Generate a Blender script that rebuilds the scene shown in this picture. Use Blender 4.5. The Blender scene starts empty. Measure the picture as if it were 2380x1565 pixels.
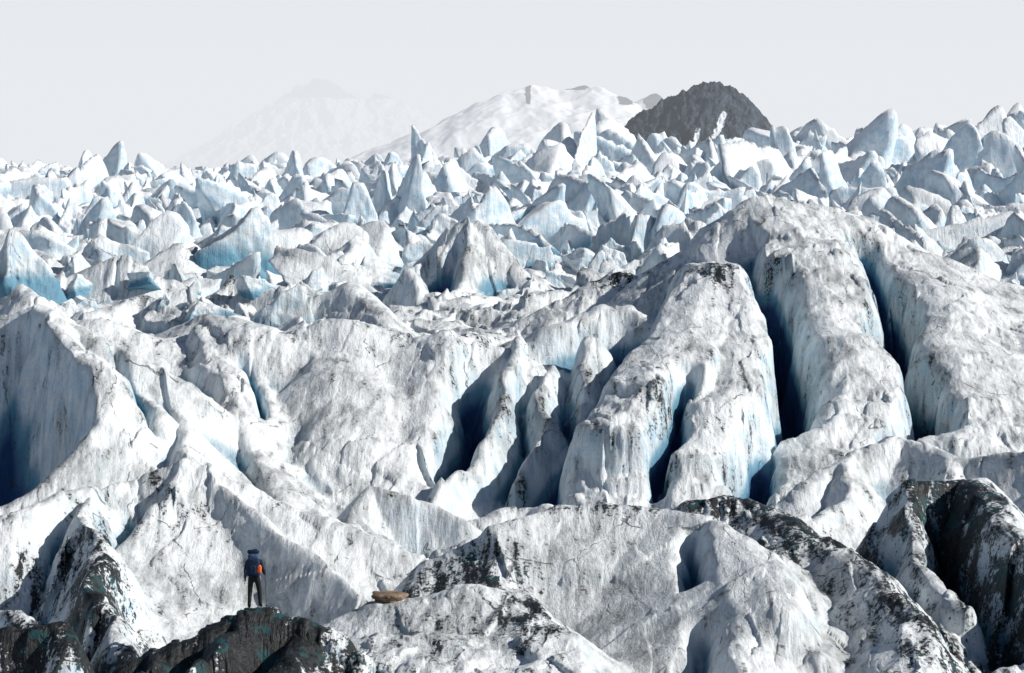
import bpy, bmesh, math, time
import numpy as np
from mathutils import Vector, Matrix, Euler
T0=time.time()
sc=bpy.context.scene
f32=np.float32
rng=np.random.default_rng(11)
PERM=np.concatenate([rng.permutation(256)]*3).astype(np.int32)
ang=rng.uniform(0,2*np.pi,256)
GX=np.cos(ang).astype(f32); GY=np.sin(ang).astype(f32)
RA=rng.uniform(-1,1,(256,5)).astype(f32)
g3=rng.normal(size=(256,3)); g3/=np.linalg.norm(g3,axis=1)[:,None]; g3=(g3*1.3).astype(f32)
def fade(t): return t*t*t*(t*(t*6-15)+10)
def p2(x,y,seed=0):
    x=np.asarray(x,f32)+f32(seed*17.37); y=np.asarray(y,f32)+f32(seed*9.71)
    xi=np.floor(x).astype(np.int32); yi=np.floor(y).astype(np.int32)
    xf=x-xi; yf=y-yi; xi&=255; yi&=255
    u=fade(xf); v=fade(yf)
    a=PERM[xi]; b=PERM[xi+1]
    def gr(h,dx,dy): return GX[h]*dx+GY[h]*dy
    n00=gr(PERM[a+yi],xf,yf); n01=gr(PERM[a+yi+1],xf,yf-1)
    n10=gr(PERM[b+yi],xf-1,yf); n11=gr(PERM[b+yi+1],xf-1,yf-1)
    n0=n00+u*(n10-n00); n1=n01+u*(n11-n01)
    return (n0+v*(n1-n0))*f32(1.4)
def p3(x,y,z,seed=0):
    x=np.asarray(x,f32)+f32(seed*13.1); y=np.asarray(y,f32)+f32(seed*7.7); z=np.asarray(z,f32)+f32(seed*3.3)
    xi=np.floor(x).astype(np.int32); yi=np.floor(y).astype(np.int32); zi=np.floor(z).astype(np.int32)
    xf=x-xi; yf=y-yi; zf=z-zi; xi&=255; yi&=255; zi&=255
    u=fade(xf); v=fade(yf); w=fade(zf)
    def c(i,j,k):
        h=PERM[PERM[PERM[xi+i]+yi+j]+zi+k]
        return g3[h,0]*(xf-i)+g3[h,1]*(yf-j)+g3[h,2]*(zf-k)
    a=c(0,0,0); a=a+u*(c(1,0,0)-a)
    b=c(0,1,0); b=b+u*(c(1,1,0)-b)
    a=a+v*(b-a)
    d=c(0,0,1); d=d+u*(c(1,0,1)-d)
    e=c(0,1,1); e=e+u*(c(1,1,1)-e)
    d=d+v*(e-d)
    return a+w*(d-a)
def chip(x,y,seed=0,tilt=.8,step=.35):
    """broken-block relief: every Voronoi cell is its own tilted facet"""
    x=np.asarray(x,f32)+f32(seed*11.3); y=np.asarray(y,f32)+f32(seed*5.9)
    xi=np.floor(x).astype(np.int32); yi=np.floor(y).astype(np.int32)
    bd=np.full(x.shape,9.,f32); out=np.zeros(x.shape,f32)
    for i in (-1,0,1):
        for j in (-1,0,1):
            h=PERM[PERM[(xi+i)&255]+((yi+j)&255)]
            dx=x-(xi+i+.5+.42*RA[h,0]); dy=y-(yi+j+.5+.42*RA[h,1])
            d=dx*dx+dy*dy; m=d<bd
            out=np.where(m,RA[h,2]*step+tilt*(RA[h,3]*dx+RA[h,4]*dy),out); bd=np.where(m,d,bd)
    return out
def fbm2(x,y,o,seed=0,rough=.5):
    s=0;a=1
    for i in range(o):
        s=s+a*p2(x*2**i,y*2**i,seed+i*3); a*=rough
    return s
def rid2(x,y,o,seed=0,rough=.5):
    s=0;a=1
    for i in range(o):
        s=s+a*(1-2*np.abs(p2(x*2**i,y*2**i,seed+i*3))); a*=rough
    return s
def sstep(a,b,x):
    t=np.clip((x-a)/(b-a),0,1); return t*t*(3-2*t)
def smax(a,b,k):
    h=np.maximum(k-np.abs(a-b),0)/k
    return np.maximum(a,b)+h*h*k*.25

# ------------------------------------------------------------------ node helpers
def newmat(name):
    m=bpy.data.materials.new(name); m.use_nodes=True
    nt=m.node_tree
    for n in list(nt.nodes): nt.nodes.remove(n)
    out=nt.nodes.new('ShaderNodeOutputMaterial')
    return m,nt,out
class N:
    def __init__(s,nt): s.nt=nt
    def n(s,t,**kw):
        nd=s.nt.nodes.new(t)
        for k,v in kw.items(): setattr(nd,k,v)
        return nd
    def put(s,inp,v):
        if isinstance(v,bpy.types.NodeSocket): s.nt.links.new(v,inp)
        else: inp.default_value=v
    def math(s,op,a,b=0.0,c=None,clamp=False):
        nd=s.n('ShaderNodeMath',operation=op,use_clamp=clamp)
        s.put(nd.inputs[0],a); s.put(nd.inputs[1],b)
        if c is not None: s.put(nd.inputs[2],c)
        return nd.outputs[0]
    def vmul(s,a,v):
        nd=s.n('ShaderNodeVectorMath',operation='MULTIPLY'); s.put(nd.inputs[0],a); s.put(nd.inputs[1],v); return nd.outputs[0]
    def vadd(s,a,v):
        nd=s.n('ShaderNodeVectorMath',operation='ADD'); s.put(nd.inputs[0],a); s.put(nd.inputs[1],v); return nd.outputs[0]
    def noise(s,vec,scale,detail=6,rough=.55,dist=0.0,col=False):
        nd=s.n('ShaderNodeTexNoise'); s.put(nd.inputs['Vector'],vec)
        nd.inputs['Scale'].default_value=scale; nd.inputs['Detail'].default_value=detail
        nd.inputs['Roughness'].default_value=rough; nd.inputs['Distortion'].default_value=dist
        return nd.outputs['Color' if col else 'Fac']
    def mr(s,v,a,b,c=0.0,d=1.0,smooth=True):
        nd=s.n('ShaderNodeMapRange'); nd.interpolation_type='SMOOTHSTEP' if smooth else 'LINEAR'
        s.put(nd.inputs[0],v)
        for i,q in zip((1,2,3,4),(a,b,c,d)): s.put(nd.inputs[i],q)
        return nd.outputs[0]
    def mix(s,f,a,b):
        nd=s.n('ShaderNodeMix',data_type='RGBA')
        s.put(nd.inputs[0],f)
        s.put(nd.inputs[6],a if not isinstance(a,tuple) else (*a,1)); s.put(nd.inputs[7],b if not isinstance(b,tuple) else (*b,1))
        return nd.outputs[2]
    def attr(s,name):
        nd=s.n('ShaderNodeAttribute',attribute_name=name); return nd.outputs['Fac']

def ice_material():
    m,nt,out=newmat('glacier_ice'); g=N(nt)
    geo=g.n('ShaderNodeNewGeometry'); pos=geo.outputs['Position']
    sp=g.n('ShaderNodeSeparateXYZ'); nt.links.new(pos,sp.inputs[0])
    sn=g.n('ShaderNodeSeparateXYZ'); nt.links.new(geo.outputs['Normal'],sn.inputs[0])
    nz=sn.outputs[2]
    dark=g.attr('dark'); deep=g.attr('deep'); crest=g.attr('crest')
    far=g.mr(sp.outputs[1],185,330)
    snout=g.mr(sp.outputs[1],150,105)
    nl=g.noise(pos,.2,4,.6,.3)
    st=g.noise(g.vmul(pos,(1.9,.5,.22)),1.0,6,.68,.3)
    fine=g.noise(pos,6.0,6,.75)
    med=g.noise(pos,1.0,5,.62,.2)
    d=g.math('ADD',g.math('MULTIPLY',nl,.4),g.math('MULTIPLY',st,.6))
    d=g.math('ADD',d,g.math('MULTIPLY',crest,.06))
    d=g.math('ADD',d,g.math('MULTIPLY',snout,.02))
    dirt=g.mr(d,.455,.62)
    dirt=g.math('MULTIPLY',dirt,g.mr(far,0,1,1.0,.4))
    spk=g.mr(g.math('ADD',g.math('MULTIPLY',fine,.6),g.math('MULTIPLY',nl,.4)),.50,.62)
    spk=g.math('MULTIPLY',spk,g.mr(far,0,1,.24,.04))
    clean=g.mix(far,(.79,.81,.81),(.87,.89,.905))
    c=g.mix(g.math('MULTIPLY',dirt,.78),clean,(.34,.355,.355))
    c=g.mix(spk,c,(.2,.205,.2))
    steep=g.mr(nz,.8,.2)
    bl=g.math('MULTIPLY',steep,g.mr(med,.38,.66,.2,.8))
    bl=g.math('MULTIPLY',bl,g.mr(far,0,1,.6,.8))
    c=g.mix(bl,c,(.27,.52,.68))
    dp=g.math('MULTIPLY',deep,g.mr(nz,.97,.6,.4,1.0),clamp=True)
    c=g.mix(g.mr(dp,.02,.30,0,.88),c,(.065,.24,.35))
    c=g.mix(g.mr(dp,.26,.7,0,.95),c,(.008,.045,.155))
    # thin gritty cracks
    vv=g.n('ShaderNodeTexVoronoi',feature='DISTANCE_TO_EDGE')
    wp=g.vadd(pos,g.vmul(g.noise(pos,.5,3,.6,0,True),(1.6,1.6,1.6)))
    nt.links.new(g.vmul(wp,(.20,.10,.05)),vv.inputs['Vector']); vv.inputs['Scale'].default_value=1
    ck=g.math('MULTIPLY',g.mr(vv.outputs['Distance'],.006,.0015),g.mr(med,.47,.58))
    ck=g.math('MULTIPLY',ck,g.math('SUBTRACT',1,far))
    c=g.mix(g.math('MULTIPLY',ck,.6),c,(.07,.07,.07))
    # rock grit
    cr=g.math('MULTIPLY',g.math('MULTIPLY',crest,.25),g.mr(nl,.42,.6))
    dk0=g.math('ADD',dark,g.math('MULTIPLY',cr,g.math('SUBTRACT',1,far)))
    nn=g.math('ADD',g.math('MULTIPLY',fine,.45),g.math('MULTIPLY',st,.55))
    dk=g.math('ADD',dk0,g.math('MULTIPLY',g.math('SUBTRACT',nn,.5),4.2))
    dk=g.math('MULTIPLY',g.mr(dk,.46,.62),g.mr(dk0,.03,.12))
    teal=g.mr(med,.53,.6)
    c=g.mix(dk,c,g.mix(teal,g.mix(g.mr(fine,.4,.65),(.002,.003,.004),(.028,.031,.031)),(.010,.055,.06)))
    b=g.n('ShaderNodeBsdfPrincipled')
    nt.links.new(c,b.inputs['Base Color'])
    g.put(b.inputs['Roughness'],g.mr(med,.3,.7,.38,.65)); b.inputs['Specular IOR Level'].default_value=.35
    h=g.math('ADD',g.math('MULTIPLY',fine,.055),g.math('MULTIPLY',med,.15))
    h=g.math('ADD',h,g.math('MULTIPLY',st,.17))
    h=g.math('ADD',h,g.math('MULTIPLY',dk,.06))
    h=g.math('SUBTRACT',h,g.math('MULTIPLY',ck,.10))
    bp=g.n('ShaderNodeBump'); bp.inputs['Strength'].default_value=.9; bp.inputs['Distance'].default_value=1.0
    nt.links.new(h,bp.inputs['Height']); nt.links.new(bp.outputs[0],b.inputs['Normal'])
    nt.links.new(b.outputs[0],out.inputs['Surface'])
    return m
ICE=ice_material()

def mesh_from_grid(name,X,Y,Z,mat,attrs={}):
    nr,nc=X.shape
    me=bpy.data.meshes.new(name)
    me.vertices.add(nr*nc)
    co=np.empty((nr*nc,3),f32); co[:,0]=X.ravel(); co[:,1]=Y.ravel(); co[:,2]=Z.ravel()
    me.vertices.foreach_set('co',co.ravel())
    i=np.arange(nr*nc,dtype=np.int32).reshape(nr,nc)
    q=np.stack([i[:-1,:-1],i[:-1,1:],i[1:,1:],i[1:,:-1]],-1).reshape(-1)
    nf=len(q)//4
    me.loops.add(len(q)); me.loops.foreach_set('vertex_index',q)
    me.polygons.add(nf); me.polygons.foreach_set('loop_start',np.arange(nf,dtype=np.int32)*4)
    me.polygons.foreach_set('use_smooth',np.ones(nf,bool))
    for k,v in attrs.items():
        a=me.attributes.new(k,'FLOAT','POINT'); a.data.foreach_set('value',v.astype(f32).ravel())
    me.update(calc_edges=True)
    me.materials.append(mat)
    ob=bpy.data.objects.new(name,me); sc.collection.objects.link(ob)
    return ob

# ------------------------------------------------------------------ glacier sheet
NR,NC=2300,1200
yy=np.exp(np.linspace(math.log(60),math.log(900),NR)).astype(f32)
tt=np.linspace(-.205,.205,NC).astype(f32)
Y=np.repeat(yy[:,None],NC,1); X=tt[None,:]*Y
wx=fbm2(X/11,Y/11,2,1)*.9+fbm2(X/2.6,Y/2.6,2,5)*.2
wy=fbm2(X/11,Y/11,2,21)*.9+fbm2(X/2.6,Y/2.6,2,25)*.2
XW=X+wx; YW=Y+wy
cx=chip(XW/4.6,YW/6.5,3,.35,.5); cy=chip(XW/4.6,YW/6.5,4,.35,.5)
XW=XW+cx*.5; YW=YW+cy*.6
B=np.interp(yy,[55,100,150,158,175,200,240,320,450,600,800,900],[-18.5,-18.1,-18.3,-17.2,-12.6,-10.6,-10,-9.4,-8.4,-7.0,-7.2,-7.8]).astype(f32)
H=np.repeat(B[:,None],NC,1)
H=H+np.maximum(X,-10)*.052*sstep(260,520,Y)
ampn=np.where(Y<160,.35,.8)
H=H+ampn*(rid2(XW/8,YW/8,3,40,.42)-.6)
def ridge(pts,sl=1.,sr=1.,w=.3,r=.4,g=.15,k=.35):
    global H
    P=np.array(pts,f32); R=16.0
    y0,y1=P[:,1].min()-R,P[:,1].max()+R
    i0,i1=np.searchsorted(yy,[y0,y1])
    if i1<=i0: return
    x0,x1=P[:,0].min()-R,P[:,0].max()+R
    ya,yb=yy[i0],yy[i1-1]
    j0=np.searchsorted(tt,min(x0/ya,x0/yb)); j1=np.searchsorted(tt,max(x1/ya,x1/yb))
    s=(slice(i0,i1),slice(j0,j1)); x=XW[s]; y=YW[s]
    best=np.full(x.shape,-1e3,f32)
    for a,b in zip(P[:-1],P[1:]):
        ex,ey=b[0]-a[0],b[1]-a[1]; L=ex*ex+ey*ey+1e-9
        t=np.clip(((x-a[0])*ex+(y-a[1])*ey)/L,0,1)
        dx=x-a[0]-t*ex; dy=y-a[1]-t*ey
        d=np.sqrt(dx*dx+dy*dy)+1e-5
        sf=(ex*dy-ey*dx)/(d*math.sqrt(L)); sf=sf*.5+.5
        sl_=sr+(sl-sr)*sf
        e=np.maximum(d-w,0)
        h=a[2]+t*(b[2]-a[2])-g*d-np.maximum(sl_-g,0.02)*(np.sqrt(e*e+r*r)-r)
        best=np.maximum(best,h)
    H[s]=smax(H[s],best,k)
def pit(x0,y0,rx,ry,depth,p=2.5):
    global H
    i0,i1=np.searchsorted(yy,[y0-ry*2.5,y0+ry*2.5])
    j0=np.searchsorted(tt,(x0-rx*2.5)/y0); j1=np.searchsorted(tt,(x0+rx*2.5)/y0)
    s=(slice(i0,i1),slice(j0,j1))
    q=np.sqrt(((XW[s]-x0)/rx)**2+((YW[s]-y0)/ry)**2)
    H[s]-=depth*np.exp(-q**p)
# plateau hummocks behind the first wall
ridge([(-32.2,215,-7.6),(-28.3,216,-6.3),(-25.2,215,-8)],.9,.8,.4,.4)
ridge([(-39,205,-8.4),(-36,208,-7.2),(-33,200,-8.6)],.9,.8,.4,.4)
ridge([(-20.5,195,-8.6),(-18.5,198,-7.3),(-14.2,195,-8.1)],.9,.9,.3,.3)
ridge([(-12.7,190,-7.9),(-11.3,190,-7.2),(-7.7,180,-9.4)],.9,1.,.3,.3)
ridge([(-28,188,-9),(-24,192,-8.1),(-20,186,-9.3)],.9,.9,.3,.3)
ridge([(-7.5,228,-8.2),(-5.8,230,-6.7),(-3.4,232,-4.0),(-1,230,-6.3),(1.4,226,-9.7)],1.4,1.1,.3,.6)
ridge([(-3.4,232,-4.3),(-3.9,224,-8.0),(-5.5,218,-9.2)],1.0,2.0,.1,.3)
ridge([(-9.2,226,-8.6),(-8.7,225,-7.2),(-7.9,222,-9)],1.6,1.6,.1,.3)
ridge([(4.9,195,-8.3),(7.6,198,-6.9),(10.8,198,-7)],.6,.7,.6,.4)
ridge([(1,205,-9),(4,208,-8.4),(7,212,-7.2)],.9,.9,.3,.3)
# long left wall (broken into rounded buttresses) and its spurs
ridge([(-34,166,-9.6),(-30,160,-9.0),(-27,166,-9.9)],.3,1.0,.6,.5,.15)
ridge([(-26.5,168,-9.3),(-23.5,163,-8.3),(-20,168,-10.0)],.3,1.0,.7,.5,.15)
ridge([(-19.5,165,-9.6),(-17,168,-8.2),(-14.2,163,-8.9),(-12.6,169,-10.3)],.35,1.0,.7,.5,.15)
ridge([(-12.4,172,-9.6),(-10.2,165,-8.3),(-7.6,167,-9.0),(-6.4,171,-10.4)],.35,1.0,.9,.6,.12)
ridge([(-5.8,168,-9.8),(-3.9,163,-9.0),(-1.4,169,-9.4),(.2,172,-10.2)],.3,1.0,.5,.5,.15)
ridge([(-25.4,165,-8.3),(-19.75,155,-10.1),(-16.97,145,-12.3),(-15.7,138,-13.5),(-13.5,132,-15)],.8,1.6,.1,.15)
ridge([(-17.4,165,-8.7),(-15.4,155,-11.1),(-12.8,146,-13.9),(-10,138,-16.4)],.6,1.7,.2,.2)
ridge([(-10.6,167,-8.4),(-9.8,158,-10.6),(-8,150,-13.7),(-7.1,146,-16.2)],.5,.8,1.3,.7)
ridge([(-3.9,163,-8.9),(-3.2,157,-11.0),(-5.2,149,-14.4),(-6.6,143,-16.5)],2.4,.4,.4,.2)
# left shoulder with its scooped hollow
ridge([(-29,152,-7.6),(-25.9,152,-6.4),(-23.9,149,-8.1)],.9,1.2,.3,.2)
ridge([(-25.9,152,-6.3),(-22,150,-8.2),(-18.5,149,-10)],.6,1.,.2,.3)
pit(-26.0,144.5,3.6,6.0,7,3)
ridge([(-25.6,151.5,-7.0),(-23.2,148,-8.2),(-20.6,143,-9.8),(-20.2,138.5,-11.8),(-21.8,135,-14.3),(-24,132,-15.4)],.85,4.5,.3,.12,.15,.2)
# centre fins
ridge([(.6,165,-9.8),(2.7,165,-8.6),(4.9,167,-7.6),(6.4,167,-7.7),(9,165,-8.8)],.4,1.9,.5,.4)
ridge([(.6,164,-9.3),(.3,158,-10.6),(-1.0,152,-12.4),(-2.9,147,-14.6),(-4,143,-16.4)],2.6,3.2,.1,.15)
ridge([(2.6,160,-10.6),(1.5,152,-12.8),(.2,147,-15.4)],2.4,2.8,.1,.2)
ridge([(4.9,162,-9.2),(4.1,155,-12.6),(2.9,149,-15.2)],1.8,2.6,.15,.2)
ridge([(1.8,150,-15.0),(3.2,151,-14.2),(4.2,149,-15.4)],1.2,.9,.2,.4)
# great right serac
ridge([(13,190,-5.6),(15.3,195,-2.9),(17.3,195,-1.6),(19.1,195,-2.1),(22.2,195,-2.5),(25.3,192,-4.8),(28.4,190,-6.4),(31.5,188,-8.2),(38,184,-9.5)],1.2,.60,1.6,1.6,.2)
ridge([(12.2,172,-5.4),(9.4,160,-8.8),(6.8,152,-10.4),(5.7,147,-12.3),(4.9,143,-15.6)],3.2,3.4,1.9,.5,.22)
ridge([(13.9,171,-5.7),(12.3,160,-9.2),(10.9,152,-11.6),(9.4,146,-13.8),(8.4,141,-16.2)],3.6,3.0,1.7,.5,.22)
ridge([(12,190,-6),(12.8,180,-5.6),(12.8,171,-5.5)],1.5,2.4,1.2,.5)
ridge([(17.6,195,-1.7),(18.6,182,-4.8),(18.9,168,-9.0),(18.2,158,-12.0),(16.4,151,-14.3),(14.2,146,-16.0)],3.2,3.6,2.2,.5,.2)
ridge([(20.5,195,-2.2),(20.9,183,-5.2),(20.6,172,-8.6),(19.6,164,-11.0)],3.6,1.2,1.4,.5,.22)
ridge([(26.0,192,-5.0),(25.9,178,-7.6),(25.6,168,-10),(24.6,160,-12.0),(23,153,-13.8)],.5,3.8,2.0,.5,.2)
ridge([(29.5,190,-6.8),(29.0,175,-9.4),(28.4,165,-11.6),(27.9,156,-13.6)],.5,.7,2.8,1,.13)
ridge([(34,182,-8.6),(33,165,-12.2),(32,152,-14.2)],.5,.7,2.8,1,.13)
# mid right hummocks
ridge([(13.2,135,-14.8),(16.6,140,-13.5),(19.1,142,-12.9),(21.7,138,-13.6),(24.2,135,-13),(29,136,-13)],.9,.9,.2,.2)
ridge([(16.6,140,-13.5),(15,132,-15),(12,128,-16)],.9,1.1,.1,.2)
ridge([(21,138,-13.6),(19.5,130,-14.8),(17,124,-15.8)],.9,1.1,.1,.2)
ridge([(26,136,-13.1),(24.5,126,-14),(22,118,-14.8)],.9,1.1,.1,.2)
# centre floor
ridge([(-6.9,134,-16),(-5.9,137,-14.9),(-4.3,136,-15.3),(-2.4,135,-16.1)],1.1,1.2,.1,.2)
ridge([(-1.8,139,-16.8),(.6,141,-16.2),(3.2,138,-16.6)],.9,.8,.2,.3)
ridge([(-4.3,125,-16.8),(-1.7,125,-15.9),(.2,125,-15.4)],.9,.9,.1,.2)
ridge([(-8.5,120,-16.6),(-7,121,-16),(-5.2,118,-16.6)],.8,.9,.1,.2)
# slope behind the walker
ridge([(-17.4,113,-12.9),(-15.6,116,-12.5),(-13.06,116,-11.5),(-12.2,116,-11.8),(-10.5,113,-12.9),(-8.8,110,-13.85),(-7.1,107,-14.7),(-5.55,104,-15.6)],1.3,.9,.1,.1)
ridge([(-13.06,116,-11.6),(-14.4,110,-13.8),(-14.6,104,-15.4)],.4,1.6,.1,.15)
ridge([(-21,106,-13.2),(-18.5,106,-13.0),(-17.4,110,-12.2),(-16.6,112,-12.3)],1,1.5,.2,.2)
ridge([(-16.3,110,-12.4),(-14.5,100,-13.7),(-12.9,94,-14.4),(-11.8,88,-15.4)],1.8,2.2,.1,.2)
ridge([(-17.2,94,-14.3),(-15.6,92,-13.9),(-14.4,88,-14.4)],1.8,2.0,.3,.15)
ridge([(-15.6,86,-13.6),(-13.9,86,-13.4),(-13.3,84,-14.2)],1.8,2.0,.2,.15)
# low dark mounds under the walker
ridge([(-12.2,88,-15.0),(-10.4,89,-14.4),(-9.4,89.5,-14.0),(-8.3,90,-13.6),(-7.7,90,-13.6),(-7,89.5,-13.9),(-6,89,-14.2),(-5.0,88.5,-14.9)],1.2,1.0,.2,.15,.05,.2)
ridge([(-8.4,89.5,-13.8),(-9.0,86,-14.6),(-9.2,83,-15.2)],1.3,1.5,.1,.1)
ridge([(-6.6,89,-14.1),(-6.6,85,-14.9),(-7.2,82,-15.4)],1.3,1.5,.1,.1)
ridge([(-11.2,88,-14.8),(-11.6,84,-15.2)],1.3,1.5,.1,.1)
# front dome
ridge([(-5.6,108,-16.6),(-3,108,-14.5),(-.65,108,-13.2),(1.3,110,-12.75),(3.4,110,-12.6),(6,110,-12.8),(7.4,108,-12.9),(8.6,105,-13.3),(8.8,101,-13.8),(8.6,97,-14.6)],1.8,.48,.3,.3,.15)
ridge([(7.9,107,-13.0),(7.7,102,-14.0),(7.5,96,-15.2),(7.4,90,-16.4)],.6,1.5,.2,.15)
ridge([(-6.4,95,-15.3),(-4.2,97,-14.4),(-1.3,98,-14.0),(.3,98,-14.2),(1.2,93,-14.7),(1.8,86,-15.6)],1.6,.32,.6,.2,.05)
ridge([(-3,92,-14.9),(0,88,-15.2)],.5,.4,2,.5,.08)
# gritty ridge right of it
ridge([(7.6,120,-13.9),(9.2,122,-13.6),(11.3,116,-13.9),(12.4,110,-14),(13.2,104,-14.3),(13.2,98,-14.8),(12.6,90,-16)],1.1,.8,.3,.3)
ridge([(11.3,116,-14),(10.6,106,-15),(10,96,-16)],.9,.9,.2,.3)
# bottom right block
ridge([(15.6,116,-13),(16,115,-12.3),(18.2,115,-12.2),(18.8,110,-12.6),(18.6,102,-13.4),(18.2,96,-14.0)],1.3,2.6,.3,.2)
ridge([(16,115,-12.4),(15.6,108,-14),(15.6,100,-15)],2.6,2.2,.2,.2)
ridge([(22,120,-12.6),(21.5,108,-13),(20.5,98,-14)],1,1.7,.6,.3)
ridge([(17.5,92,-15),(15.4,90,-15.6),(14,86,-16)],1,1.3,.3,.3)
pit(17.0,106,.9,3,2.4)
for (xa,ya,xb,yb,wd,dp) in [(16.0,179,15.4,155,.95,8.5),(23.3,189,22.2,155,.85,9.5),(13.0,151,11.8,141,.7,5.5),(8.9,154,7.4,143,.5,3.5),(-20.8,150,-18.0,141,.3,1.4),(-14.8,160,-13.3,152,.25,1.4),(-1.4,161,-3.2,148,1.1,3.5),(6.9,107.3,6.5,102,.38,1.5),(6.3,98.5,5.9,93,.4,1.2)]:
    i0,i1=np.searchsorted(yy,[min(ya,yb)-4,max(ya,yb)+4]); s=(slice(i0,i1),slice(0,NC))
    ex,ey=xb-xa,yb-ya;L=ex*ex+ey*ey
    t=((XW[s]-xa)*ex+(YW[s]-ya)*ey)/L; tc=np.clip(t,0,1)
    d=np.hypot(XW[s]-xa-tc*ex,YW[s]-ya-tc*ey)
    H[s]-=dp*np.exp(-(d/wd)**2)*np.sin(np.pi*np.clip(tc*.9+.05,0,1))**.5
print('ridges',time.time()-T0)
nearf=1-sstep(200,300,Y)
patch=.35+.65*sstep(-.25,.45,fbm2(X/12,Y/12,2,70))
smooth_dome=1-.82*np.exp(-(((X-3)/7)**2+((Y-103)/9)**2))-.7*np.exp(-(((X+9)/5)**2+((Y-108)/6)**2))-.5*np.exp(-(((X+10)/6)**2+((Y-158)/8)**2))-.4*np.exp(-(((X-26)/7)**2+((Y-172)/14)**2))
H=H+nearf*patch*smooth_dome*(.15*rid2(XW/1.7,YW/4.5,3,60,.5)-.1)
H=H+patch*smooth_dome*(.30*chip(X/2.6+cx*.3,Y/3.6,7,.9,.5)+.09*chip(X/.95,Y/1.4,9,.9,.5))
H=H+sstep(165,240,Y)*(1.1*chip(X/5+cx,Y/7+cy,12,1.1,.5))
H=H+(1-nearf)*(1.0*rid2(X/4,Y/6,3,66,.5))
def blur(A,ni,nj):
    c=np.cumsum(np.pad(A,((ni+1,ni),(0,0)),mode='edge').astype(np.float64),0); A=(c[2*ni+1:]-c[:-2*ni-1])/(2*ni+1)
    c=np.cumsum(np.pad(A,((0,0),(nj+1,nj)),mode='edge'),1); return ((c[:,2*nj+1:]-c[:,:-2*nj-1])/(2*nj+1)).astype(f32)
H=.5*H+.5*blur(H,1,1)
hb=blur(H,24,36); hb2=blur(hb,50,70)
deep=np.clip((hb-H)/2.0-.12,0,1)+np.clip((hb2-H)/9-.08,0,.35)  # crevice blue ice; the wide term also paints shade into basins as teal
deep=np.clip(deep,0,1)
crest=np.clip((H-blur(H,6,9))/.35-.1,0,1)
def normals(X,Y,Z):
    ax,ay,az=[np.gradient(q,axis=1) for q in (X,Y,Z)]
    bx,by,bz=[np.gradient(q,axis=0) for q in (X,Y,Z)]
    nx=ay*bz-az*by; ny=az*bx-ax*bz; nzz=ax*by-ay*bx
    l=np.sqrt(nx*nx+ny*ny+nzz*nzz)+1e-9
    return nx/l,ny/l,nzz/l
nx,ny,nzz=normals(X,Y,H)
dsp=.30*p3(X/2.8,Y/2.8,H/4.0,1)+.12*p3(X/1.0,Y/1.0,H/2.2,4)
dsp+= .05*(1-2*np.abs(p3(X/.42,Y/.42,H/1.4,8)))
steepm=np.clip((1-nzz)*2.2,0,1)
dsp=dsp*(.3+.7*steepm)*(.5+.5*patch)*(.35+.65*smooth_dome)
X2=X+nx*dsp; Y2=Y+ny*dsp; Z2=H+nzz*dsp
def blob(x,y,rx,ry,a): return a*np.exp(-(((X-x)/rx)**2+((Y-y)/ry)**2))
dark=(blob(-8,88,3.4,3.6,.95)+blob(-12,87,2.6,3,.45)+blob(-15,87,2.6,3.2,.85)+blob(-14,97,1.6,6,.7)+blob(-16.5,104,1.8,4,.35)
 +blob(-2.2,105,2.5,3.2,.62)+blob(.6,95,1.1,5,.48)+blob(-3,93,3,3,.24)+blob(3,110,5,.8,.38)
 +blob(11.5,114,2.8,6,.66)+blob(13.4,101,1.5,7,.5)+blob(17.3,112.5,2.2,3.8,.78)+blob(17.4,101,1.4,8,.58)+blob(8.4,121,2,3,.6)+blob(14.5,93,3,4,.3)
 +blob(7.8,198,3,4,.5)+blob(12.3,170,1.2,3,.55)+blob(-18,165,9,3,.14)+blob(-3,165,3,2.5,.38)+blob(-18,198,3,2,.35)
 +blob(20,128,6,6,.24)+blob(8.5,150,4,8,.12)+blob(-14,112,2.5,3,.14))
dark=np.clip(dark+ (Y<240)*.08,0,1.2)
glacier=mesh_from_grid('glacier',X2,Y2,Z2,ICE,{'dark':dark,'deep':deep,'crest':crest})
print('sheet',time.time()-T0)
def ground(x,y):
    i=int(np.clip(np.searchsorted(yy,y),0,NR-1)); j=int(np.clip(np.searchsorted(tt,x/y),0,NC-1))
    return float(Z2[i,j])

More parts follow.
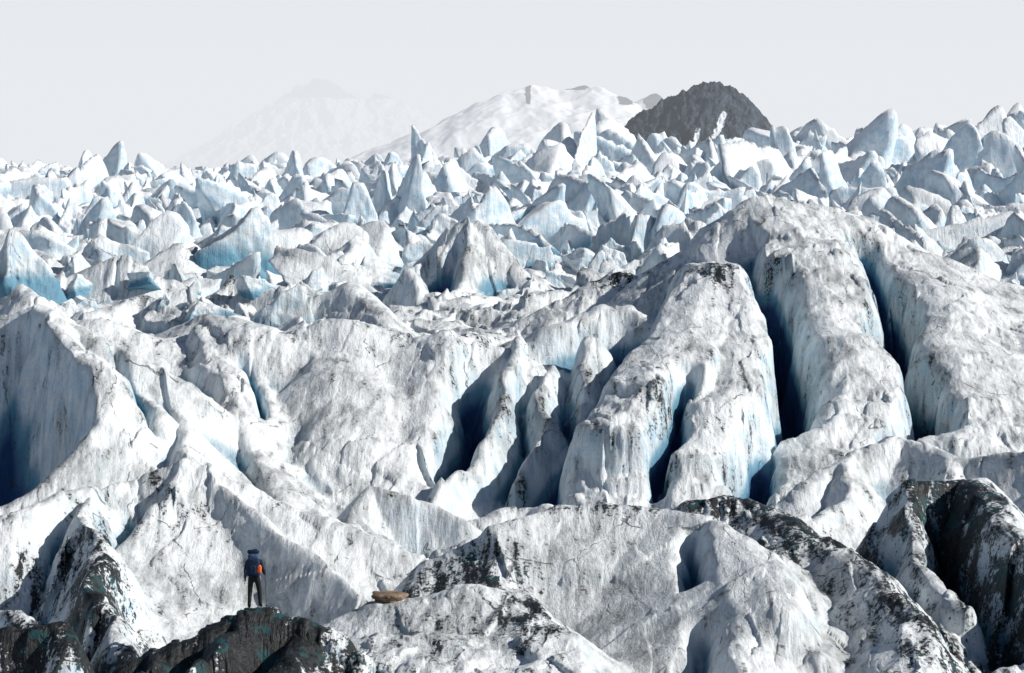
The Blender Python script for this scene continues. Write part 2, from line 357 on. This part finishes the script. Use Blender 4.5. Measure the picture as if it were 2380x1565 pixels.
# ------------------------------------------------------------------ serac prototypes
col=bpy.data.collections.new('seracs')
bm=bmesh.new(); bmesh.ops.create_icosphere(bm,subdivisions=5,radius=1)
bm.verts.ensure_lookup_table()
V0=np.array([v.co[:] for v in bm.verts],f32); F0=np.array([[v.index for v in f.verts] for f in bm.faces],np.int32); bm.free()
protos=[]
r2=np.random.default_rng(5)
NP=80
for k in range(NP):
    # concave melted faces meeting in sharp aretes: the block is what is left between big spheres
    n=r2.integers(3,7)
    az=(np.arange(n)/n*2*np.pi+r2.normal(0,.5,n))
    el=r2.uniform(.0,.6,n); off=r2.uniform(.45,.9,n)
    nor=np.stack([np.cos(az)*np.cos(el),np.sin(az)*np.cos(el),np.sin(el)],1)
    if k%5<2:
        # blunt tower: one or two slanting tops
        m2=r2.integers(1,3); ra=r2.uniform(0,6.28,m2); re=r2.uniform(.95,1.4,m2); ro=r2.uniform(.65,.95,m2)
    else:
        # roof: two or three opposed steep planes giving a crest or a tooth
        a0=r2.uniform(0,6.28); m2=r2.integers(2,4); ra=a0+np.arange(m2)*(6.28/m2)+r2.normal(0,.3,m2); re=r2.uniform(.5,.95,m2); ro=r2.uniform(.45,.8,m2)
    nor=np.vstack([nor,np.stack([np.cos(ra)*np.cos(re),np.sin(ra)*np.cos(re),np.sin(re)],1)]); off=np.concatenate([off,ro])
    m_=r2.integers(3,6); a2=r2.uniform(0,2*np.pi,m_); nor=np.vstack([nor,np.stack([np.cos(a2),np.sin(a2),np.full(m_,.05)],1)]); off=np.concatenate([off,r2.uniform(.7,1.2,m_)])
    rr=np.full(len(V0),2.2)
    for nv,of in zip(nor,off):
        dt=V0@nv.astype(f32)
        tp=np.where(dt>1e-3,of/np.maximum(dt,1e-3),9.)
        if r2.random()<.3: t=tp
        else:
            R=r2.uniform(.8,2.6); c=(of+R)*dt; disc=c*c-((of+R)**2-R*R)
            t=np.where((disc>0)&(c>0),c-np.sqrt(np.maximum(disc,0)),9.)
            t=np.minimum(t,tp*1.3)
        rr=np.minimum(rr,t)
    dt=-V0[:,2]; rr=np.minimum(rr,np.where(dt>1e-3,.9/np.maximum(dt,1e-3),9.))
    P=V0*np.clip(rr,.15,2.0)[:,None].astype(f32)
    P[:,2]*=r2.uniform(.9,1.55); P[:,0]*=r2.uniform(.7,1.35)
    s=k*5.3
    d=.14*p3(P[:,0]*1.4+s,P[:,1]*1.4,P[:,2]*1.1,2)+.06*(1-2*np.abs(p3(P[:,0]*2.8+s,P[:,1]*2.8,P[:,2]*1.3,3)))+.03*(1-2*np.abs(p3(P[:,0]*6+s,P[:,1]*6,P[:,2]*2.6,4)))+.02*p3(P[:,0]*12+s,P[:,1]*12,P[:,2]*6,6)
    P=P+V0*d[:,None]
    lean=r2.normal(0,.28,2); P[:,0]+=lean[0]*P[:,2]; P[:,1]+=lean[1]*P[:,2]
    me=bpy.data.meshes.new('serac_ice_%d'%k)
    me.vertices.add(len(P)); me.vertices.foreach_set('co',P.astype(f32).ravel())
    q=F0.ravel(); nf=len(F0)
    me.loops.add(len(q)); me.loops.foreach_set('vertex_index',q)
    me.polygons.add(nf); me.polygons.foreach_set('loop_start',np.arange(nf,dtype=np.int32)*3)
    me.polygons.foreach_set('use_smooth',np.ones(nf,bool))
    a=me.attributes.new('deep','FLOAT','POINT'); a.data.foreach_set('value',np.clip(.24-.45*P[:,2],0,.34).astype(f32))  # dark blue feet: shade of the gaps put into the ice colour
    me.update(calc_edges=True); me.materials.append(ICE)
    protos.append(me)
def put(x,y,z,sx,sy,sz,rot,k,tilt=(0,0)):
    o=bpy.data.objects.new('serac',protos[k%len(protos)])
    o.location=(x,y,z); o.scale=(sx,sy,sz); o.rotation_euler=(tilt[0],tilt[1],rot); col.objects.link(o)
cnt=0
y=176.
while y<880:
    sp=2.1+ max(y-200,0)*.0044
    x=-.205*y
    while x<.205*y:
        px=x+r2.uniform(-.5,.5)*sp; py=y+r2.uniform(-.5,.5)*sp
        x+=sp*r2.uniform(.6,1.5)
        if py<250 and -11<px<4: continue
        if 8<px<42 and py<225: continue
        if py<200 and px>0: continue
        cl=float(fbm2(np.array([px/30]),np.array([py/30]),3,90)[0])
        prob=.30+.6*sstep(205,320,py) if px<10 else .9
        if r2.random()>prob: continue
        hgt=(1.55+(py-200)*.0025)*(1+1.15*cl)*math.exp(r2.normal(0,.52))
        if py<290 and px<10: hgt*=.7
        if px>30 and py>240: hgt*=1.15
        cap=min(1.5+max(py-200,0)*.014,5.4) if px<10 else min(2.6+max(py-230,0)*.012,5.4)
        if px<-30: cap=min(cap,4.2)
        hgt=min(max(hgt,.5),cap)
        wd=hgt*r2.uniform(.75,1.5)
        if py<300 and px<0: wd*=1.4
        put(px,py,ground(px,py)-.1*hgt,wd,wd*r2.uniform(.5,1.3),hgt*1.12,r2.uniform(0,6.28),int(r2.integers(0,NP)),(r2.normal(0,.22),r2.normal(0,.22)))
        cnt+=1
    y+=sp*.85
for (x,y,z,wx_,hz,k) in [(-17.8,600,-1,4.4,6.2,3),(-8,600,-1,4.4,6.2,7),(-3,540,-4,5.5,5.6,9),(4,520,-5,6,5.8,11),(0,530,-4.5,6,6,2),
   (-27,620,-3,5,4.6,5),(20,700,-2,6,5.5,8),(62,500,-4,7,6,12),(70,480,-4,7,6,14),(80,470,-4,8,6,15),(52,470,-5,6,6,16),(45,330,-7,5.5,5.4,4),(56,300,-8,6,6,6),
   (51,290,-9,6,5.6,1),(38,420,-5,6,6,13),(14,600,-4,5,5.5,17),(9,262,-9,3.2,2.8,20),(-1,300,-8,4,3.2,21),(17,290,-8,3.6,3.2,22),(100,640,-1,9,7,23),(112,630,-1,8,7,0),(88,560,-4,7,6.5,30)]:
    put(x,y,z,wx_,wx_*.9,hz,x*1.7,k+7)
field=bpy.data.objects.new('serac_field',None); field.instance_type='COLLECTION'; field.instance_collection=col
sc.collection.objects.link(field)
print('seracs',cnt,time.time()-T0)

# ------------------------------------------------------------------ distant mountains
def rock_snow(name,rock,snow,bumpd):
    m,nt,out=newmat(name); g=N(nt)
    geo=g.n('ShaderNodeNewGeometry'); pos=geo.outputs['Position']
    r=g.attr('rock')
    n1=g.noise(pos,.12,6,.65); n2=g.noise(pos,.5,5,.7)
    c=g.mix(g.mr(n1,.35,.65),tuple(q*.6 for q in rock),tuple(q*1.5 for q in rock))
    f=g.mr(g.math('ADD',r,g.math('MULTIPLY',g.math('SUBTRACT',n1,.5),1.2)),.42,.55)
    c=g.mix(f,snow,c)
    b=g.n('ShaderNodeBsdfPrincipled'); nt.links.new(c,b.inputs['Base Color']); b.inputs['Roughness'].default_value=.9; b.inputs['Specular IOR Level'].default_value=.1
    bp=g.n('ShaderNodeBump'); bp.inputs['Distance'].default_value=bumpd; bp.inputs['Strength'].default_value=.8
    nt.links.new(g.math('MULTIPLY',g.math('ADD',n1,g.math('MULTIPLY',n2,.3)),g.math('ADD',.05,f)),bp.inputs['Height']); nt.links.new(bp.outputs[0],b.inputs['Normal'])
    nt.links.new(b.outputs[0],out.inputs['Surface']); return m
def mountain(name,pts,D,slope,rough,rockf,mat,depth,zb=-30,wf=.22,oct=5):
    P=np.array(pts,float)
    ext=(P[:,1].max()-zb)/slope*1.05
    xs=np.linspace(P[:,0].min()-ext,P[:,0].max()+ext,620); ys=np.linspace(-ext,ext,380)
    x,y=np.meshgrid(xs,ys); x=x.astype(f32); y=y.astype(f32)
    sc_=depth
    xw=x+fbm2(x/sc_,y/sc_,4,31)*sc_*wf; yw=y+fbm2(x/sc_,y/sc_,4,37)*sc_*wf
    best=np.full(x.shape,-1e3)
    for a,b in zip(P[:-1],P[1:]):
        t=np.clip((xw-a[0])/(b[0]-a[0]),0,1); cz=a[1]+t*(b[1]-a[1])
        d=np.hypot(xw-a[0]-t*(b[0]-a[0]),yw)
        best=np.maximum(best,cz-slope*d)
    Z=best+rough*(rid2(x/sc_*2,y/sc_*2,oct,44,.55)-1)*np.clip((best-zb)/40,0,1)
    Z=np.maximum(Z,zb)
    return mesh_from_grid(name,x,y+D,Z,mat,{'rock':rockf(x,y,Z,best)})
ROCK=rock_snow('dark_rock',(.05,.062,.083),(.8,.82,.85),5)
mountain('rock_mountain',[(84,8),(93,29),(100,44),(112,53),(128,60),(144,68),(156,74),(168,77),(180,76),(190,72),(200,64),(211,53),(222,40),(240,16)],2500,1.1,2.6,
  lambda x,y,Z,b:1.0-.8*np.exp(-(((x-(178-(Z-45)*-.35))/5)**2))*sstep(20,32,Z)*(1-sstep(48,58,Z))-.7*np.exp(-((x-156-(Z-30)*.3)/4)**2)*sstep(16,26,Z)*(1-sstep(36,44,Z)),ROCK,26,-30,.1)
SNOW=rock_snow('snow_and_rock',(.05,.06,.07),(.90,.915,.93),2)
mountain('snow_mountain',[(-190,-5),(-130,18),(-77,45),(-36,76),(6,111),(30,119),(65,114),(95,119),(118,110),(148,95),(170,96),(192,107),(219,90),(300,40)],4000,.42,2.8,
  lambda x,y,Z,b:.05+.85*np.exp(-((x-22)/4)**2)*sstep(84,98,Z)+.85*np.exp(-((x-88)/20)**2)*sstep(109,115,Z)+.95*np.exp(-((x-194)/16)**2)*sstep(82,90,Z)+.85*np.exp(-((x-155)/12)**2)*sstep(88,93,Z),SNOW,130,-30,.2,4)
SNOW2=rock_snow('misty_snow_and_rock',(.10,.11,.13),(.72,.74,.76),2)
mountain('far_mountain',[(-860,130),(-765,190),(-675,240),(-630,266),(-590,284),(-550,262),(-506,228),(-480,216),(-440,222),(-407,244),(-370,222),(-326,190),(-260,146),(-180,100)],9000,.6,16,
  lambda x,y,Z,b:sstep(212,240,Z),SNOW2,130,-30,.25,5)
m,nt,out=newmat('snow'); g=N(nt); b=g.n('ShaderNodeBsdfPrincipled'); geo=g.n('ShaderNodeNewGeometry')
nt.links.new(g.mix(g.noise(geo.outputs['Position'],.01,5),(.7,.74,.78),(.84,.87,.9)),b.inputs['Base Color']); b.inputs['Roughness'].default_value=.8
nt.links.new(b.outputs[0],out.inputs['Surface'])
xs=np.linspace(-9000,9000,60); ys=np.linspace(-6000,13000,60); gx,gy=np.meshgrid(xs,ys)
mesh_from_grid('snowfield',gx,gy,-31+gx*0,m)

# ------------------------------------------------------------------ mist
HAZE=(.815,.835,.865)
def mist(name,lo,hi,sig,hz=HAZE):
    bm=bmesh.new(); bmesh.ops.create_cube(bm,size=1)
    for v in bm.verts:
        v.co=Vector([lo[i]+(v.co[i]+.5)*(hi[i]-lo[i]) for i in range(3)])
    me=bpy.data.meshes.new(name); bm.to_mesh(me); bm.free()
    m,nt,out=newmat(name+'_air'); g=N(nt)
    a=g.n('ShaderNodeVolumeAbsorption'); a.inputs['Color'].default_value=(0,0,0,1); a.inputs['Density'].default_value=sig
    e=g.n('ShaderNodeEmission'); e.inputs['Color'].default_value=(*hz,1); e.inputs['Strength'].default_value=sig
    s=g.n('ShaderNodeAddShader'); nt.links.new(a.outputs[0],s.inputs[0]); nt.links.new(e.outputs[0],s.inputs[1])
    nt.links.new(s.outputs[0],out.inputs['Volume']); me.materials.append(m)
    o=bpy.data.objects.new(name,me); sc.collection.objects.link(o)
mist('mist_bank',(-7000,2650,-29),(7000,12000,320),4.3e-4)
mist('mist',(-600,330,-29),(600,1000,60),2.0e-4,(.78,.83,.88))

# ------------------------------------------------------------------ simple mats
def pm(name,c1,c2,scale,rough=.7,bump=.004):
    m,nt,out=newmat(name); g=N(nt); b=g.n('ShaderNodeBsdfPrincipled')
    tc=g.n('ShaderNodeTexCoord'); n=g.noise(tc.outputs['Object'],scale,6,.6)
    nt.links.new(g.mix(g.mr(n,.35,.65),c1,c2),b.inputs['Base Color']); b.inputs['Roughness'].default_value=rough; b.inputs['Specular IOR Level'].default_value=.2
    bp=g.n('ShaderNodeBump'); bp.inputs['Distance'].default_value=bump; nt.links.new(n,bp.inputs['Height']); nt.links.new(bp.outputs[0],b.inputs['Normal'])
    nt.links.new(b.outputs[0],out.inputs['Surface']); return m
JACK=pm('navy_jacket',(.006,.008,.016),(.015,.019,.034),12); TROU=pm('dark_trousers',(.010,.012,.013),(.028,.031,.030),10)
SKIN=pm('skin',(.45,.26,.19),(.5,.3,.22),20,.5,.001); BOOT=pm('boots',(.01,.009,.008),(.03,.025,.02),20)
PACK=pm('pack_fabric',(.006,.014,.035),(.016,.034,.08),14); LID=pm('pack_lid_fabric',(.03,.06,.115),(.07,.12,.20),14)  # bluish lid fabric, brightened to paint a highlight on the pack
ORA=pm('orange_fabric',(.80,.13,.03),(.88,.22,.06),15); MET=pm('pole_metal',(.04,.04,.04),(.12,.12,.12),30,.35,.0005); HAIR=pm('dark_cap',(.006,.006,.008),(.02,.02,.02),25)
SLAB=pm('brown_rock',(.13,.085,.055),(.28,.2,.14),2.5,.85,.03)

# ------------------------------------------------------------------ hiker (faces +Y, back to the camera)
hx=-8.03
cand=[(ground(hx,yy_)/yy_,yy_) for yy_ in np.arange(88.2,91.6,.05)]
hy=float(max(cand)[1])
root=bpy.data.objects.new('hiker',None); sc.collection.objects.link(root)
hz=max(ground(hx-.15,hy),ground(hx+.17,hy+.1),ground(hx,hy))
root.location=(hx,hy,hz-.02); root.scale=(1.05,1.05,1.05); print('HIKER',hy,hz)
def skinned(name,verts,edges,rad,mats,pick,rootv=0,sub=2):
    me=bpy.data.meshes.new(name); me.from_pydata(verts,edges,[]); ob=bpy.data.objects.new(name,me); sc.collection.objects.link(ob)
    md=ob.modifiers.new('s','SKIN'); md.use_smooth_shade=True
    for i,r in enumerate(rad):
        sv=me.skin_vertices[0].data[i]; sv.radius=(r if isinstance(r,tuple) else (r,r)); sv.use_root=(i==rootv)
    ob.modifiers.new('ss','SUBSURF').levels=sub
    dg=bpy.context.evaluated_depsgraph_get(); ev=bpy.data.meshes.new_from_object(ob.evaluated_get(dg))
    bpy.data.objects.remove(ob)
    ev.materials.clear()
    for mm in mats: ev.materials.append(mm)
    for p in ev.polygons: p.material_index=pick(p.center); p.use_smooth=True
    o=bpy.data.objects.new(name,ev); sc.collection.objects.link(o); o.parent=root; return o
V=[(0,0,.93),(0,.0,1.08),(0,.02,1.25),(0,.03,1.40),(0,.04,1.49),(0,.07,1.56),(0,.085,1.64),(0,.08,1.71),
 (-.19,.03,1.40),(-.26,-.02,1.15),(-.27,.06,.92),(-.272,.085,.85),
 (.19,.03,1.40),(.27,.0,1.15),(.29,.20,1.02),(.295,.26,1.00),
 (-.10,0,.88),(-.13,.06,.49),(-.15,.0,.10),(-.16,.13,.045),
 (.10,0,.88),(.15,.10,.50),(.17,.10,.11),(.19,.24,.05)]
E=[(0,1),(1,2),(2,3),(3,4),(4,5),(5,6),(6,7),(3,8),(8,9),(9,10),(10,11),(3,12),(12,13),(13,14),(14,15),(0,16),(16,17),(17,18),(18,19),(0,20),(20,21),(21,22),(22,23)]
Rr=[(.15,.12),(.14,.11),(.16,.12),(.16,.12),.06,.085,.10,.07, .075,.055,.038,.035, .075,.055,.038,.035, .10,.075,.055,.05, .10,.075,.055,.05]
def pk(c):
    if c.z<.13: return 2
    if c.z<.93 and abs(c.x)<.23: return 1
    if c.z>1.51: return 3
    if c.x<-.22 and c.z<.90: return 3
    return 0
skinned('body',V,E,Rr,[JACK,TROU,BOOT,SKIN],pk)
def hand(name,base,dirv,side,curl):
    b=Vector(base); d=Vector(dirv).normalized(); s=Vector(side).normalized(); n=d.cross(s)
    vs=[tuple(b),tuple(b+d*.05)];es=[(0,1)];rs=[.024,.03]
    for i,(o,l) in enumerate([(-.03,.065),(-.010,.078),(.010,.074),(.03,.055)]):
        a=b+d*.07+s*o; c1=a+(d*math.cos(curl)+n*math.sin(curl))*l*.5; c2=c1+(d*math.cos(2.2*curl)+n*math.sin(2.2*curl))*l*.5
        k=len(vs); vs+= [tuple(a),tuple(c1),tuple(c2)]; es+=[(1,k),(k,k+1),(k+1,k+2)]; rs+=[.011,.0095,.008]
    a=b+d*.02-s*.035; k=len(vs); vs+=[tuple(a),tuple(a+(d*.6-s*.5+n*.5)*.04),tuple(a+(d*.9-s*.1+n*.9)*.06)]; es+=[(0,k),(k,k+1),(k+1,k+2)]; rs+=[.014,.011,.009]
    skinned(name,vs,es,rs,[SKIN],lambda c:0,0,1)
hand('left_hand',(-.272,.09,.86),(0,.15,-1),(0,-1,-.1),.35)
hand('right_hand',(.295,.25,1.0),(.0,1,0),(0,0,-1),1.0)
def rbox(name,c,s,bev,mat,taper=1.0,rot=(0,0,0)):
    bm=bmesh.new(); bmesh.ops.create_cube(bm,size=1)
    bmesh.ops.subdivide_edges(bm,edges=bm.edges[:],cuts=3,use_grid_fill=True)
    for v in bm.verts:
        q=v.co*2; L=max(abs(q.x),abs(q.y),abs(q.z)); n=q.normalized()*L
        q=q.lerp(n,bev)
        t=1+(taper-1)*(q.z*.5+.5)
        v.co=Vector((q.x*s[0]/2*t,q.y*s[1]/2*t,q.z*s[2]/2))
    bmesh.ops.rotate(bm,verts=bm.verts,matrix=Euler(rot).to_matrix())
    for v in bm.verts: v.co+=Vector(c)+Vector((math.sin(v.co.z*40)*.006,0,math.sin(v.co.x*35)*.006))
    me=bpy.data.meshes.new(name); bm.to_mesh(me); bm.free(); me.materials.append(mat)
    for p in me.polygons: p.use_smooth=True
    o=bpy.data.objects.new(name,me); sc.collection.objects.link(o); o.parent=root
    o.modifiers.new('ss','SUBSURF').render_levels=2; return o
rbox('backpack_body',(0,-.24,1.27),(.40,.28,.58),.35,PACK,1.05)
rbox('backpack_lid',(0,-.22,1.60),(.35,.28,.17),.5,LID,.9,(.1,0,0))
rbox('backpack_roll',(0,-.22,1.73),(.38,.16,.13),.6,PACK)
rbox('backpack_pocket',(-.01,-.39,1.2),(.24,.09,.3),.4,PACK,.9)
rbox('backpack_hipbelt',(0,-.02,1.0),(.39,.31,.09),.6,PACK)
rbox('orange_bag',(.18,-.31,1.22),(.15,.15,.27),.6,ORA)
rbox('side_bottle',(-.21,-.22,1.1),(.09,.1,.24),.6,LID)
rbox('cap',(0,.07,1.72),(.21,.25,.10),.8,HAIR)
def rod(name,a,b,r,mat):
    a=Vector(a);b=Vector(b); bm=bmesh.new(); bmesh.ops.create_cone(bm,segments=10,radius1=r*.7,radius2=r,depth=(b-a).length,cap_ends=True)
    me=bpy.data.meshes.new(name); bm.to_mesh(me); bm.free(); me.materials.append(mat)
    o=bpy.data.objects.new(name,me); o.rotation_euler=(b-a).to_track_quat('Z','Y').to_euler(); o.location=(a+b)/2; sc.collection.objects.link(o); o.parent=root
rod('pole_shaft',(.33,.34,-.05),(.30,.31,1.0),.015,MET); rod('pole_grip',(.30,.31,.95),(.297,.305,1.12),.022,HAIR)
rod('pole_basket',(.327,.337,.04),(.327,.337,.055),.045,HAIR)

# flat brown boulder perched on the ice
bm=bmesh.new(); bmesh.ops.create_icosphere(bm,subdivisions=4,radius=1)
for v in bm.verts:
    p=v.co; n=float(p3(np.array([p.x*1.6]),np.array([p.y*1.6]),np.array([p.z*1.6]),3)[0]); n2=float(p3(np.array([p.x*5.]),np.array([p.y*5.]),np.array([p.z*5.]),5)[0])
    p=p*(1+.3*n+.08*n2); z=max(min(p.z,.55),-.6)
    v.co=Vector((p.x*.56*(1+.2*z),p.y*.5*(1+.2*z),z*.27))
me=bpy.data.meshes.new('boulder'); bm.to_mesh(me); bm.free(); me.materials.append(SLAB)
bo=bpy.data.objects.new('boulder',me); sc.collection.objects.link(bo)
bx,by=-4.15,97.0; bo.location=(bx,by,ground(bx,by)+.1); bo.rotation_euler=(.05,.04,.2)

# ------------------------------------------------------------------ light
SUN=Vector((.77,-.10,.52)).normalized()
el=math.asin(SUN.z); azm=math.atan2(SUN.x,SUN.y)
w=bpy.data.worlds.new('World'); sc.world=w; w.use_nodes=True; nt=w.node_tree; g=N(nt)
for n in list(nt.nodes): nt.nodes.remove(n)
o=g.n('ShaderNodeOutputWorld'); sky=g.n('ShaderNodeTexSky',sky_type='NISHITA'); sky.sun_disc=False; sky.sun_elevation=el; sky.sun_rotation=azm
sky.altitude=1500
b1=g.n('ShaderNodeBackground'); nt.links.new(sky.outputs[0],b1.inputs[0]); b1.inputs[1].default_value=.06
b2=g.n('ShaderNodeBackground'); b2.inputs[1].default_value=1
tc=g.n('ShaderNodeTexCoord'); s=g.n('ShaderNodeSeparateXYZ'); nt.links.new(tc.outputs['Generated'],s.inputs[0])
nn=g.noise(tc.outputs['Generated'],9,4)
nt.links.new(g.mix(g.mr(g.math('ADD',s.outputs[2],g.math('MULTIPLY',nn,.03)),.0,.085),(.84,.86,.885),(.74,.78,.845)),b2.inputs[0])
mx=g.n('ShaderNodeMixShader'); nt.links.new(g.mr(s.outputs[2],.058,.08),mx.inputs[0]); nt.links.new(b2.outputs[0],mx.inputs[1]); nt.links.new(b1.outputs[0],mx.inputs[2])
nt.links.new(mx.outputs[0],o.inputs[0])
L=bpy.data.lights.new('sun','SUN'); L.energy=5.0; L.angle=math.radians(.5); L.color=(1,.975,.93)
lo=bpy.data.objects.new('sun',L); lo.rotation_euler=SUN.to_track_quat('Z','Y').to_euler(); sc.collection.objects.link(lo)

# ------------------------------------------------------------------ camera
cam=bpy.data.cameras.new('camera'); co=bpy.data.objects.new('camera',cam); sc.collection.objects.link(co)
cam.sensor_width=36; cam.lens=36*6749/2380; cam.clip_start=1; cam.clip_end=30000
co.location=(0,0,0); co.rotation_euler=(math.radians(90-3.244),0,0)
sc.camera=co
sc.view_settings.view_transform='Standard'; sc.view_settings.look='None'; sc.view_settings.exposure=0
print('done',time.time()-T0)
